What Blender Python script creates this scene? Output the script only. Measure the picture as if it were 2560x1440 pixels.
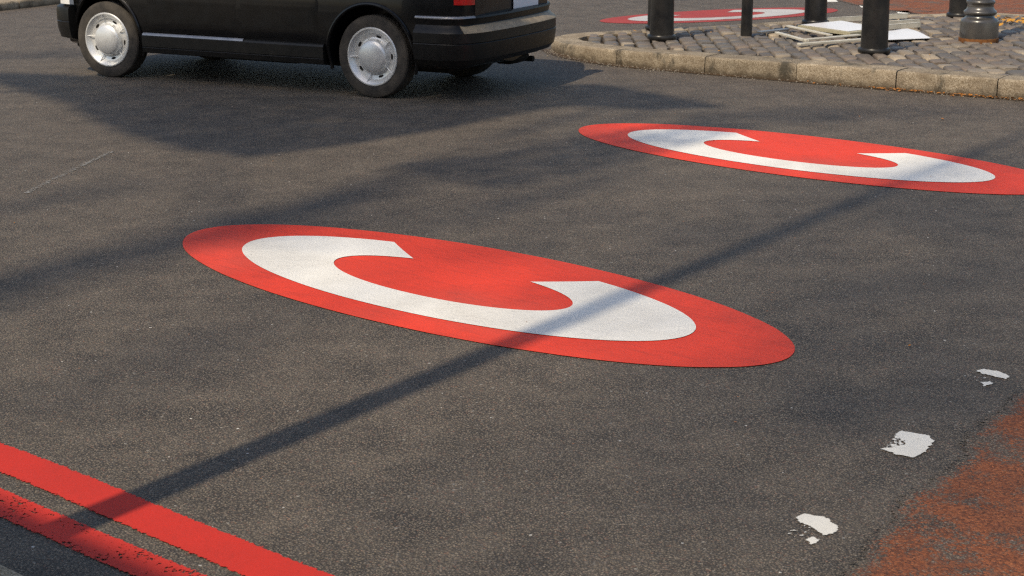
import bpy, bmesh, math, random
from math import sin, cos, pi, radians, sqrt, atan2
from mathutils import Vector, Matrix, noise as mnoise
random.seed(7)
S = bpy.context.scene
for o in list(bpy.data.objects): bpy.data.objects.remove(o, do_unlink=True)
COL = S.collection

# ------------------------------------------------------------------ camera
PITCH, ROLL, CAMH = 0.26037521, -0.00591627, 2.08992
fw = Vector((0, cos(PITCH), -sin(PITCH))); up0 = Vector((0, sin(PITCH), cos(PITCH))); rt0 = Vector((1, 0, 0))
rt = rt0*cos(ROLL) + up0*sin(ROLL); up = -rt0*sin(ROLL) + up0*cos(ROLL)
cd = bpy.data.cameras.new('camera'); cam = bpy.data.objects.new('camera', cd); COL.objects.link(cam)
m = Matrix.Identity(4)
for i in range(3): m[i][0], m[i][1], m[i][2] = rt[i], up[i], -fw[i]
m[0][3], m[1][3], m[2][3] = 0, 0, CAMH
cam.matrix_world = m
cd.sensor_width = 36; cd.lens = 36*4204.07/2560
cd.clip_start = .05; cd.clip_end = 2000
cd.dof.use_dof = True; cd.dof.focus_distance = 8.2; cd.dof.aperture_fstop = 8.0
S.camera = cam

# ------------------------------------------------------------------ light
SUN_EL, SUN_AZ = radians(50), radians(54.6+180)          # azimuth (from +x, anticlockwise) of the direction TO the sun
tosun = Vector((cos(SUN_AZ)*cos(SUN_EL), sin(SUN_AZ)*cos(SUN_EL), sin(SUN_EL)))
W = bpy.data.worlds.new("World"); S.world = W; W.use_nodes = True
nt = W.node_tree; nt.nodes.clear()
sky = nt.nodes.new('ShaderNodeTexSky'); sky.sky_type = 'NISHITA'; sky.sun_disc = False
sky.sun_elevation = SUN_EL; sky.sun_rotation = atan2(tosun.x, tosun.y); sky.air_density = 1.2; sky.dust_density = 2.0
bg = nt.nodes.new('ShaderNodeBackground'); bg.inputs['Strength'].default_value = .125
wo = nt.nodes.new('ShaderNodeOutputWorld'); nt.links.new(sky.outputs[0], bg.inputs[0]); nt.links.new(bg.outputs[0], wo.inputs[0])
sl = bpy.data.lights.new('sun', 'SUN'); sl.energy = 3.5; sl.angle = radians(.8); sl.color = (1, .86, .65)
so = bpy.data.objects.new('sun', sl); COL.objects.link(so); so.location = tosun*60
so.rotation_euler = (-tosun).to_track_quat('-Z', 'Y').to_euler()
S.view_settings.view_transform = 'Standard'; S.view_settings.look = 'None'
S.cycles.use_denoising = False; S.cycles.pixel_filter_type = 'BLACKMAN_HARRIS'; S.cycles.filter_width = 1.25
S.view_settings.gamma = 1; S.view_settings.exposure = 0.12

# ------------------------------------------------------------------ helpers
def link(o, parent=None):
    COL.objects.link(o)
    if parent is not None: o.parent = parent
    return o
class MB:
    def __init__(s): s.v = []; s.f = []
    def add(s, vs, fs):
        n = len(s.v); s.v += [tuple(x) for x in vs]; s.f += [tuple(i+n for i in f) for f in fs]; return s
    def box(s, c, size, rot=None, bev=0.0):
        hx, hy, hz = [a/2 for a in size]
        b = min(bev, hx*.9, hy*.9, hz*.9)
        vs = []
        if b <= 0:
            for z in (-hz, hz): vs += [(-hx, -hy, z), (hx, -hy, z), (hx, hy, z), (-hx, hy, z)]
            fs = [(3, 2, 1, 0), (4, 5, 6, 7)] + [(i, (i+1) % 4, 4+(i+1) % 4, 4+i) for i in range(4)]
        else:
            rings = [(-hz, b), (-hz+b, 0), (hz-b, 0), (hz, b)]
            for z, k in rings:
                X, Y = hx-k, hy-k; q = b if k == 0 else b*.5
                vs += [(-X+q, -Y, z), (X-q, -Y, z), (X, -Y+q, z), (X, Y-q, z), (X-q, Y, z), (-X+q, Y, z), (-X, Y-q, z), (-X, -Y+q, z)]
            fs = [tuple(range(7, -1, -1)), tuple(range(24, 32))]
            for r in range(3): fs += [(r*8+i, r*8+(i+1) % 8, r*8+8+(i+1) % 8, r*8+8+i) for i in range(8)]
        M = rot if rot is not None else Matrix.Identity(3)
        c = Vector(c)
        return s.add([c + M @ Vector(v) for v in vs], fs)
    def bar(s, a, b, w, h, bev=0.0, roll=0):
        a, b = Vector(a), Vector(b); d = b-a; L = d.length; x = d.normalized()
        z = Vector((0, 0, 1)); y = z.cross(x).normalized(); z = x.cross(y)
        R = Matrix((x, y, z)).transposed() @ Matrix.Rotation(roll, 3, 'X')
        return s.box((a+b)/2, (L, w, h), R, bev)
    def tube(s, pts, rad, n=10, cap=True):
        pts = [Vector(p) for p in pts]; rs = rad if isinstance(rad, (list, tuple)) else [rad]*len(pts)
        base = len(s.v); prev = None
        for i, p in enumerate(pts):
            t = (pts[min(i+1, len(pts)-1)] - pts[max(i-1, 0)]).normalized()
            if prev is None: nrm = t.orthogonal().normalized()
            else:
                nrm = (prev - t*prev.dot(t)); nrm = nrm.normalized() if nrm.length > 1e-6 else t.orthogonal().normalized()
            prev = nrm; bi = t.cross(nrm)
            for k in range(n):
                a = 2*pi*k/n; s.v.append(tuple(p + (nrm*cos(a) + bi*sin(a))*rs[i]))
        for i in range(len(pts)-1):
            for k in range(n):
                s.f.append((base+i*n+k, base+i*n+(k+1) % n, base+(i+1)*n+(k+1) % n, base+(i+1)*n+k))
        if cap:
            s.f.append(tuple(base+k for k in range(n-1, -1, -1))); e = base+(len(pts)-1)*n; s.f.append(tuple(e+k for k in range(n)))
        return s
    def lathe(s, prof, n=32, axis='Z', c=(0, 0, 0)):
        base = len(s.v); c = Vector(c)
        for r, h in prof:
            for k in range(n):
                a = 2*pi*k/n
                v = (r*cos(a), r*sin(a), h) if axis == 'Z' else (r*sin(a), h, r*cos(a))
                s.v.append(tuple(c+Vector(v)))
        for i in range(len(prof)-1):
            for k in range(n):
                s.f.append((base+i*n+k, base+i*n+(k+1) % n, base+(i+1)*n+(k+1) % n, base+(i+1)*n+k))
        if prof[0][0] > 1e-5: s.f.append(tuple(base+k for k in range(n-1, -1, -1)))
        if prof[-1][0] > 1e-5: e = base+(len(prof)-1)*n; s.f.append(tuple(e+k for k in range(n)))
        return s
    def grid(s, rows):
        base = len(s.v); nr, nc = len(rows), len(rows[0])
        for r in rows: s.v += [tuple(p) for p in r]
        for i in range(nr-1):
            for j in range(nc-1): s.f.append((base+i*nc+j, base+i*nc+j+1, base+(i+1)*nc+j+1, base+(i+1)*nc+j))
        return s
    def build(s, name, mat, parent=None, smooth=True, ang=40, fix=True):
        me = bpy.data.meshes.new(name); me.from_pydata(s.v, [], s.f); me.update()
        if fix:
            bm = bmesh.new(); bm.from_mesh(me)
            bmesh.ops.remove_doubles(bm, verts=bm.verts, dist=1e-5)
            bmesh.ops.recalc_face_normals(bm, faces=bm.faces); bm.to_mesh(me); bm.free()
        if smooth:
            for p in me.polygons: p.use_smooth = True
            try: me.set_sharp_from_angle(angle=radians(ang))
            except Exception: pass
        if mat: me.materials.append(mat)
        return link(bpy.data.objects.new(name, me), parent)
def tag(o, label=None, cat=None, group=None, kind=None):
    for k, v in (('label', label), ('category', cat), ('group', group), ('kind', kind)):
        if v: o[k] = v
    return o
def empty(name, loc, rz=0):
    o = bpy.data.objects.new(name, None); o.location = loc; o.rotation_euler = (0, 0, rz); o.empty_display_size = .2
    return link(o)
def copy_tree(o, parent=None):
    c = o.copy(); COL.objects.link(c); c.parent = parent
    for ch in list(o.children): copy_tree(ch, c)
    return c
def sstep(a, b, x):
    t = min(1, max(0, (x-a)/(b-a))); return t*t*(3-2*t)
def fbm(x, y, z=0, oc=4):
    return mnoise.fractal(Vector((x, y, z)), 1.0, 2.0, oc)

# ------------------------------------------------------------------ materials
class NT:
    def __init__(s, name):
        s.m = bpy.data.materials.new(name); s.m.use_nodes = True; s.t = s.m.node_tree; s.t.nodes.clear()
        s.out = s.n('ShaderNodeOutputMaterial')
    def n(s, ty, **kw):
        nd = s.t.nodes.new(ty)
        for k, v in kw.items(): setattr(nd, k, v)
        return nd
    def l(s, a, b): s.t.links.new(a, b)
    def set(s, sock, v):
        if isinstance(v, bpy.types.NodeSocket): s.l(v, sock)
        else: sock.default_value = v
    def math(s, op, a, b=None, c=None, clamp=False):
        nd = s.n('ShaderNodeMath', operation=op, use_clamp=clamp)
        for i, v in enumerate((a, b, c)):
            if v is not None: s.set(nd.inputs[i], v)
        return nd.outputs[0]
    def mix(s, f, a, b, mode='MIX'):
        nd = s.n('ShaderNodeMix', data_type='RGBA', blend_type=mode)
        s.set(nd.inputs[0], f); s.set(nd.inputs[6], a); s.set(nd.inputs[7], b); return nd.outputs[2]
    def pos(s):
        return s.n('ShaderNodeTexCoord').outputs['Object']
    def noise(s, vec, scale, det=4, rough=.55, out=0):
        nd = s.n('ShaderNodeTexNoise'); s.l(vec, nd.inputs['Vector']); nd.inputs['Scale'].default_value = scale
        nd.inputs['Detail'].default_value = det; nd.inputs['Roughness'].default_value = rough; return nd.outputs[out]
    def voro(s, vec, scale, feat='F1', rnd=1):
        nd = s.n('ShaderNodeTexVoronoi', feature=feat); s.l(vec, nd.inputs['Vector']); nd.inputs['Scale'].default_value = scale
        nd.inputs['Randomness'].default_value = rnd; return nd
    def ramp(s, f, stops, interp='LINEAR'):
        nd = s.n('ShaderNodeValToRGB'); nd.color_ramp.interpolation = interp; e = nd.color_ramp.elements
        while len(e) < len(stops): e.new(.5)
        for el, (p, c) in zip(e, stops): el.position = p; el.color = (*c, 1) if len(c) == 3 else c
        s.l(f, nd.inputs[0]); return nd.outputs[0]
    def mr(s, v, a, b, c=0, d=1, clamp=True):
        nd = s.n('ShaderNodeMapRange', clamp=clamp); s.l(v, nd.inputs[0])
        for i, x in enumerate((a, b, c, d)): nd.inputs[i+1].default_value = x
        return nd.outputs[0]
    def scalev(s, vec, sc):
        nd = s.n('ShaderNodeMapping'); s.l(vec, nd.inputs[0]); nd.inputs['Scale'].default_value = sc; return nd.outputs[0]
    def bump(s, h, strength, dist, nrm=None):
        nd = s.n('ShaderNodeBump'); s.l(h, nd.inputs['Height']); nd.inputs['Strength'].default_value = strength; nd.inputs['Distance'].default_value = dist
        if nrm: s.l(nrm, nd.inputs['Normal'])
        return nd.outputs[0]
    def bsdf(s, col, rough, metal=0, nrm=None, spec=.5, coat=0, coatr=.05, alpha=None):
        b = s.n('ShaderNodeBsdfPrincipled')
        s.set(b.inputs['Base Color'], col if isinstance(col, bpy.types.NodeSocket) or len(col) == 4 else (*col, 1))
        s.set(b.inputs['Roughness'], rough); s.set(b.inputs['Metallic'], metal)
        b.inputs['Specular IOR Level'].default_value = spec
        b.inputs['Coat Weight'].default_value = coat; b.inputs['Coat Roughness'].default_value = coatr
        if nrm: s.l(nrm, b.inputs['Normal'])
        sh = b.outputs[0]
        if alpha is not None:
            tr = s.n('ShaderNodeBsdfTransparent'); mx = s.n('ShaderNodeMixShader')
            s.l(alpha, mx.inputs[0]); s.l(tr.outputs[0], mx.inputs[1]); s.l(sh, mx.inputs[2]); sh = mx.outputs[0]
        s.l(sh, s.out.inputs[0]); return s.m

def asphalt_nodes(N):
    """stone-in-bitumen colour, height and roughness sockets"""
    P = N.pos()
    wob = N.n('ShaderNodeVectorMath', operation='MULTIPLY_ADD'); N.l(N.noise(P, 70, 2, out=1), wob.inputs[0])
    wob.inputs[1].default_value = (.006, .006, .006); N.l(P, wob.inputs[2]); Q = wob.outputs[0]
    v1 = N.voro(Q, 118); d1 = v1.outputs['Distance']; sep = N.n('ShaderNodeSeparateColor'); N.l(v1.outputs['Color'], sep.inputs[0])
    v2 = N.voro(Q, 290); sep2 = N.n('ShaderNodeSeparateColor'); N.l(v2.outputs['Color'], sep2.inputs[0])
    stone = N.ramp(sep.outputs[0], [(0, (.058, .050, .045)), (.22, (.108, .092, .078)), (.45, (.165, .137, .107)), (.62, (.215, .176, .134)), (.76, (.28, .225, .165)), (.86, (.15, .145, .145)), (.93, (.23, .105, .068)), (1, (.38, .34, .28))])
    stone = N.mix(N.mr(N.noise(P, 30, 3, .6), .3, .7, .25, .7), stone, N.ramp(sep2.outputs[1], [(0, (.055, .049, .045)), (.5, (.150, .125, .098)), (1, (.35, .29, .22))]))
    gap = N.mr(d1, .26, .54, 0, 1)
    wear = N.noise(P, .55, 5, .6)                                       # worn, polished, oily zones of the carriageway
    wear2 = N.noise(N.scalev(P, (2.2, 2.2, 1)), 1.7, 5, .65)
    gapamt = N.mr(wear2, .3, .7, .50, .96)
    col = N.mix(N.math('MULTIPLY', gap, gapamt), stone, (.022, .020, .019, 1))
    col = N.mix(N.mr(wear, .30, .75, 0, .20), col, (.165, .136, .106, 1))
    hv = N.n('ShaderNodeHueSaturation'); N.l(col, hv.inputs['Color']); N.l(N.mr(N.noise(P, 3.1, 6, .7), .25, .75, 1.03, 1.27), hv.inputs['Value']); col = hv.outputs[0]
    # pale, rusty and white flecks of exposed stone
    v3 = N.voro(Q, 41); s3 = N.n('ShaderNodeSeparateColor'); N.l(v3.outputs['Color'], s3.inputs[0])
    fl = N.math('MULTIPLY', N.math('GREATER_THAN', s3.outputs[0], .93), N.math('LESS_THAN', v3.outputs['Distance'], N.mr(s3.outputs[1], 0, 1, .08, .27)))
    flc = N.ramp(s3.outputs[2], [(0, (.30, .28, .25)), (.45, (.42, .40, .37)), (.7, (.62, .60, .56)), (.8, (.32, .14, .06)), (1, (.22, .12, .07))], 'CONSTANT')
    col = N.mix(N.math('MULTIPLY', fl, .8), col, flc)
    v4 = N.voro(Q, 15); s4 = N.n('ShaderNodeSeparateColor'); N.l(v4.outputs['Color'], s4.inputs[0])
    fl4 = N.math('MULTIPLY', N.math('GREATER_THAN', s4.outputs[0], .80), N.math('LESS_THAN', v4.outputs['Distance'], N.mr(s4.outputs[1], 0, 1, .03, .085)))
    col = N.mix(fl4, col, (.62, .60, .56, 1))
    h = N.math('ADD', N.math('MULTIPLY', N.math('SUBTRACT', 1, d1), .8), N.math('MULTIPLY', sep.outputs[1], .45))
    h = N.math('ADD', h, N.math('MULTIPLY', N.math('SUBTRACT', 1, v2.outputs['Distance']), .22))
    rough = N.mr(sep2.outputs[0], 0, 1, .55, .85)
    return P, col, h, rough, sep

def m_asphalt():
    N = NT('asphalt'); P, col, h, r, _ = asphalt_nodes(N)
    return N.bsdf(col, r, nrm=N.bump(h, 1.0, .006), spec=.28)
def m_redsurf():
    N = NT('red_anti_skid_coating'); P, col, h, r, sep = asphalt_nodes(N)
    red = N.ramp(sep.outputs[2], [(0, (.115, .042, .022)), (.5, (.265, .082, .033)), (1, (.39, .135, .055))])
    red = N.mix(N.mr(N.noise(P, 6, 5, .65), .35, .7, 0, .5), red, (.095, .042, .028, 1))
    at = N.n('ShaderNodeAttribute', attribute_name='edge')
    e = N.math('ADD', at.outputs['Fac'], N.math('MULTIPLY', N.math('SUBTRACT', N.noise(P, 22, 5, .7), .5), .09))
    e = N.math('ADD', e, N.math('MULTIPLY', N.math('SUBTRACT', N.noise(P, 130, 2), .5), .10))
    grain = N.math('MULTIPLY', sep.outputs[1], .055)
    hole = N.mr(N.math('ADD', N.noise(P, 3.3, 5, .65), N.math('MULTIPLY', sep.outputs[1], .18)), .60, .70, 1, .08)
    cover = N.math('MULTIPLY', N.mr(N.math('SUBTRACT', e, grain), -.035, .0), hole)
    return N.bsdf(N.mix(cover, col, red), N.math('ADD', r, .08), nrm=N.bump(h, 1.0, .006), spec=.3, alpha=N.mr(e, -.045, -.04))
def m_paint(name, base, dirt, hole_lo, hole_hi, edge_amp=.03, thr=.012, speck=.5, scuff=True, bump=.18):
    N = NT(name); P = N.pos()
    n1 = N.noise(P, 2.4, 6, .65); n2 = N.noise(N.scalev(P, (9, 3, 1)), 5, 5, .7); n3 = N.noise(P, 300, 2)
    col = N.mix(N.mr(n1, .35, .75, 0, .42), base, dirt)
    col = N.mix(N.mr(n2, .5, .8, 0, .42 if scuff else .15), col, dirt)
    v = N.voro(P, 26); s = N.n('ShaderNodeSeparateColor'); N.l(v.outputs['Color'], s.inputs[0])
    pit = N.math('MULTIPLY', N.math('GREATER_THAN', s.outputs[0], 1-.13*speck), N.math('LESS_THAN', v.outputs['Distance'], N.mr(s.outputs[1], 0, 1, .02, .10)))
    pit = N.math('MULTIPLY', pit, N.mr(N.noise(P, 1.1, 2), .48, .56))
    col = N.mix(pit, col, (.05, .045, .045, 1))
    hv = N.n('ShaderNodeHueSaturation'); N.l(col, hv.inputs['Color']); N.l(N.mr(n3, .2, .8, .9, 1.1), hv.inputs['Value']); col = hv.outputs[0]
    va = N.voro(P, 92); hh = N.math('ADD', N.math('SUBTRACT', 1, va.outputs['Distance']), N.math('MULTIPLY', n3, .3))
    at = N.n('ShaderNodeAttribute', attribute_name='edge')
    e = N.math('ADD', at.outputs['Fac'], N.math('MULTIPLY', N.math('SUBTRACT', N.noise(P, 34, 6, .7), .5), edge_amp))
    e = N.math('ADD', e, N.math('MULTIPLY', N.math('SUBTRACT', va.outputs['Distance'], .35), edge_amp*.35*-1))
    cov = N.mr(e, thr-.0015, thr+.0015)
    hn = N.math('ADD', N.noise(P, 70, 4, .65), N.math('MULTIPLY', N.math('SUBTRACT', N.noise(P, 9, 3), .5), .45))
    cov = N.math('MULTIPLY', cov, N.mr(hn, hole_lo, hole_hi, 1, 0))
    return N.bsdf(col, .62, nrm=N.bump(hh, bump, .004), spec=.15, alpha=cov)
def m_flatpaint(name, base, dirt, scuff=.4, pitdens=.1):
    N = NT(name); P = N.pos()
    col = N.mix(N.mr(N.noise(P, 1.9, 6, .65), .38, .75, 0, .5), base, dirt)
    mp = N.n('ShaderNodeMapping'); N.l(P, mp.inputs[0]); mp.inputs['Rotation'].default_value = (0, 0, radians(41)); ST = N.scalev(mp.outputs[0], (1.2, 13, 1))
    col = N.mix(N.mr(N.noise(ST, 2.6, 6, .75), .50, .78, 0, scuff), col, dirt)
    col = N.mix(N.mr(N.noise(P, 14, 6, .75), .56, .78, 0, scuff*.7), col, dirt)
    col = N.mix(N.mr(N.noise(P, .75, 3, .5), .55, .75, 0, .25), col, (.16, .13, .11, 1))
    v = N.voro(P, 30); s = N.n('ShaderNodeSeparateColor'); N.l(v.outputs['Color'], s.inputs[0])
    pit = N.math('MULTIPLY', N.math('GREATER_THAN', s.outputs[0], 1-pitdens), N.math('LESS_THAN', v.outputs['Distance'], N.mr(s.outputs[1], 0, 1, .04, .13)))
    pit = N.math('MULTIPLY', pit, N.mr(N.noise(P, 1.3, 2), .5, .58))
    col = N.mix(N.math('MULTIPLY', pit, .8), col, (.05, .04, .04, 1))
    # long hair cracks here and there
    wv = N.noise(N.scalev(P, (.8, 6, 1)), 4.5, 4, .6); crack = N.math('MULTIPLY', N.math('LESS_THAN', N.math('ABSOLUTE', N.math('SUBTRACT', wv, .5)), .0035), N.mr(N.noise(P, .9, 2), .58, .62))
    col = N.mix(N.math('MULTIPLY', crack, .5), col, (.08, .06, .05, 1))
    n3 = N.noise(P, 260, 2)
    hv = N.n('ShaderNodeHueSaturation'); N.l(col, hv.inputs['Color']); N.l(N.mr(n3, .2, .8, .86, 1.14), hv.inputs['Value'])
    va = N.voro(P, 92)
    hh = N.math('ADD', N.math('SUBTRACT', 1, va.outputs['Distance']), N.math('MULTIPLY', n3, .4))
    return N.bsdf(hv.outputs[0], .6, nrm=N.bump(hh, .4, .005), spec=.15)
def m_simple(name, c1, c2, scale=20, rough=.6, metal=0, spec=.5, coat=0, bump=.1, bd=.003, coatr=.05, det=5):
    N = NT(name); P = N.pos(); n = N.noise(P, scale, det, .6)
    col = N.mix(N.mr(n, .35, .7), (*c1, 1), (*c2, 1))
    return N.bsdf(col, N.mr(N.noise(P, scale*2.3, 3), .2, .8, max(0, rough-.06), rough+.06), metal, N.bump(n, bump, bd) if bump else None, spec, coat, coatr)
def m_kerb():
    N = NT('granite_kerb'); P = N.pos()
    g = N.voro(P, 160); s = N.n('ShaderNodeSeparateColor'); N.l(g.outputs['Color'], s.inputs[0])
    col = N.ramp(s.outputs[0], [(0, (.17, .125, .075)), (.4, (.30, .245, .172)), (.8, (.40, .335, .245)), (1, (.50, .43, .33))])
    col = N.mix(N.mr(N.noise(P, 5, 6, .65), .42, .68, 0, .75), col, (.165, .125, .082, 1))
    col = N.mix(N.mr(N.noise(N.scalev(P, (1, 1, .5)), 4.2, 5, .65), .55, .66, 0, .85), col, (.055, .050, .038, 1))
    sz = N.n('ShaderNodeSeparateXYZ'); N.l(P, sz.inputs[0]); stain = N.math('ADD', sz.outputs[2], N.math('MULTIPLY', N.math('SUBTRACT', N.noise(P, 9, 5, .7), .5), .13))
    col = N.mix(N.mr(stain, .012, .055, .75, 0), col, (.065, .048, .030, 1))
    geo = N.n('ShaderNodeNewGeometry')
    hv = N.n('ShaderNodeHueSaturation'); N.l(col, hv.inputs['Color']); N.l(N.mr(geo.outputs['Random Per Island'], 0, 1, .72, 1.15), hv.inputs['Value'])
    return N.bsdf(hv.outputs[0], .8, nrm=N.bump(N.math('ADD', N.noise(P, 24, 6, .7), N.math('MULTIPLY', g.outputs['Distance'], .3)), .6, .012), spec=.3)
def m_sett():
    N = NT('granite_setts'); P = N.pos(); geo = N.n('ShaderNodeNewGeometry'); r = geo.outputs['Random Per Island']
    col = N.ramp(r, [(0, (.095, .080, .068)), (.2, (.16, .130, .105)), (.38, (.118, .108, .098)), (.55, (.195, .150, .115)), (.72, (.145, .125, .105)), (.84, (.28, .23, .17)), (1, (.42, .34, .24))])
    col = N.mix(N.mr(N.noise(P, 60, 5, .7), .35, .7, 0, .5), col, (.12, .105, .09, 1))
    return N.bsdf(col, N.mr(N.noise(P, 9, 4), .3, .7, .45, .75), nrm=N.bump(N.noise(P, 40, 6, .65), .5, .01), spec=.45)
def m_carpaint():
    N = NT('black_car_paint'); P = N.pos()
    dust = N.mr(N.noise(P, 3.5, 6, .6), .4, .85, .0, .3)
    sepz = N.n('ShaderNodeSeparateXYZ'); N.l(P, sepz.inputs[0])
    return N.bsdf(N.mix(dust, (.004, .004, .0045, 1), (.016, .014, .012, 1)), N.mr(N.noise(P, 8, 4), .3, .7, .20, .36), spec=.28, coat=.25, coatr=.06)

ASPH = m_asphalt(); REDS = m_redsurf()
RED = m_flatpaint('red_road_paint', (.78, .062, .032, 1), (.36, .046, .032, 1), .75, .12)
WHT = m_flatpaint('white_road_paint', (.84, .82, .77, 1), (.58, .55, .49, 1), .32, .18)
REDW = m_flatpaint('weathered_red_road_paint', (.36, .050, .042, 1), (.22, .045, .04, 1), .4, .1)
WHTW = m_flatpaint('weathered_white_road_paint', (.50, .49, .48, 1), (.33, .32, .31, 1), .5, .3)
REDL = m_paint('red_line_paint', (.58, .036, .023, 1), (.36, .034, .025, 1), .80, .82, .032, .012)
REDL2 = m_paint('worn_red_line_paint', (.62, .040, .026, 1), (.40, .038, .028, 1), .61, .63, .030, .014)
WHTD = m_paint('white_dash_paint', (.80, .78, .72, 1), (.60, .57, .50, 1), .86, .88, .016, .006, .4)
WHTF = m_paint('faded_white_paint', (.26, .25, .235, 1), (.17, .165, .155, 1), .44, .52, .05, .02, .3)
DIRT = m_paint('gutter_silt', (.055, .040, .027, 1), (.13, .070, .028, 1), 2, 3, .11, .012, .3, bump=.5)
KERB = m_kerb(); SETT = m_sett()
JOINT = m_simple('sett_joint_dirt', (.030, .024, .018), (.060, .046, .032), 22, .95, spec=.1, bump=.8, bd=.02)
PAVE = m_simple('paving_stone', (.30, .27, .23), (.40, .36, .30), 9, .85, spec=.2, bump=.3)
PAINTK = m_carpaint()
RUBBER = m_simple('tyre_rubber', (.036, .033, .030), (.085, .074, .062), 9, .82, spec=.25, bump=.15)
PLASTIC = m_simple('black_bumper_plastic', (.006, .006, .006), (.013, .012, .011), 18, .38, spec=.3, bump=.05)
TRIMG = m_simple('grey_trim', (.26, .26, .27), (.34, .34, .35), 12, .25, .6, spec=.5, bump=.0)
LEDGE = m_simple('sunlit_bumper_top', (.22, .175, .115), (.34, .27, .18), 16, .45, spec=.4, bump=.05)  # tan stands for sunlight on black plastic, put into the colour
SILVER = m_simple('silver_wheel_trim', (.70, .70, .69), (.78, .78, .76), 7, .36, .5, bump=.0)
CHROME = m_simple('chrome', (.8, .8, .8), (.88, .88, .86), 5, .12, 1, bump=.0)
DARK = m_simple('dark_underbody', (.012, .011, .010), (.025, .022, .019), 10, .85, spec=.2, bump=.2)
GLASSK = m_simple('dark_tinted_glass', (.012, .014, .015), (.016, .018, .018), 3, .06, spec=.6, coat=.5, bump=.0)
REDLENS = m_simple('red_lamp_lens', (.42, .008, .008), (.55, .012, .010), 30, .18, spec=.6, coat=.6, bump=.05)
CLEAR = m_simple('clear_lamp_lens', (.80, .80, .78), (.86, .86, .84), 30, .16, spec=.6, coat=.8, bump=.05)
AMBER = m_simple('amber_lamp_lens', (.6, .22, .02), (.7, .28, .03), 30, .18, spec=.6, coat=.5, bump=.05)
PLATEW = m_simple('white_plate', (.70, .72, .78), (.76, .78, .82), 6, .4, bump=.0)
PLATEY = m_simple('yellow_plate', (.72, .52, .05), (.78, .58, .07), 6, .4, bump=.0)
BOLL = m_simple('black_bollard_paint', (.010, .010, .011), (.028, .026, .024), 5.5, .38, spec=.32, coat=.12, coatr=.2, bump=.08, bd=.004)
IRON = m_simple('grey_black_iron_paint', (.034, .033, .032), (.085, .076, .066), 6, .34, spec=.6, coat=.4, coatr=.15, bump=.12, bd=.004)
RUST = m_simple('rusty_iron', (.26, .11, .035), (.12, .05, .02), 25, .85, spec=.2, bump=.4)
STEEL = m_simple('galvanised_steel', (.34, .34, .34), (.44, .44, .43), 12, .4, .8, bump=.05)
ALU = m_simple('pale_painted_metal', (.50, .47, .39), (.66, .62, .53), 9, .42, .05, bump=.08)
WSHEET = m_simple('white_plastic_sheet', (.74, .74, .76), (.82, .82, .84), 4, .35, bump=.1)
CHIP = m_simple('chipboard_edge', (.34, .31, .20), (.46, .42, .30), 60, .8, bump=.4)
LEAFD = m_simple('dry_leaf', (.42, .17, .035), (.24, .10, .03), 40, .7, spec=.2, bump=.2)
LEAFY = m_simple('yellow_leaf', (.58, .30, .05), (.44, .20, .03), 40, .7, spec=.2, bump=.2)
LITTER = m_simple('leaf_strewn_paving', (.27, .19, .09), (.13, .10, .055), 26, .9, spec=.15, bump=1, bd=.03)
GRIT = m_simple('grit', (.28, .25, .20), (.14, .12, .10), 70, .85, spec=.3, bump=.2)
BARK = m_simple('tree_bark', (.11, .085, .06), (.20, .165, .12), 12, .9, spec=.2, bump=.9, bd=.03)
FOL = m_simple('tree_leaves', (.050, .075, .022), (.10, .10, .03), 4, .6, spec=.3, bump=.0)
BRICK = m_simple('building_render', (.34, .29, .23), (.42, .37, .30), 3, .85, spec=.2, bump=.3)

def edge_attr(o, vals):
    a = o.data.attributes.new('edge', 'FLOAT', 'POINT')
    for i, v in enumerate(vals): a.data[i].value = v

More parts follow.
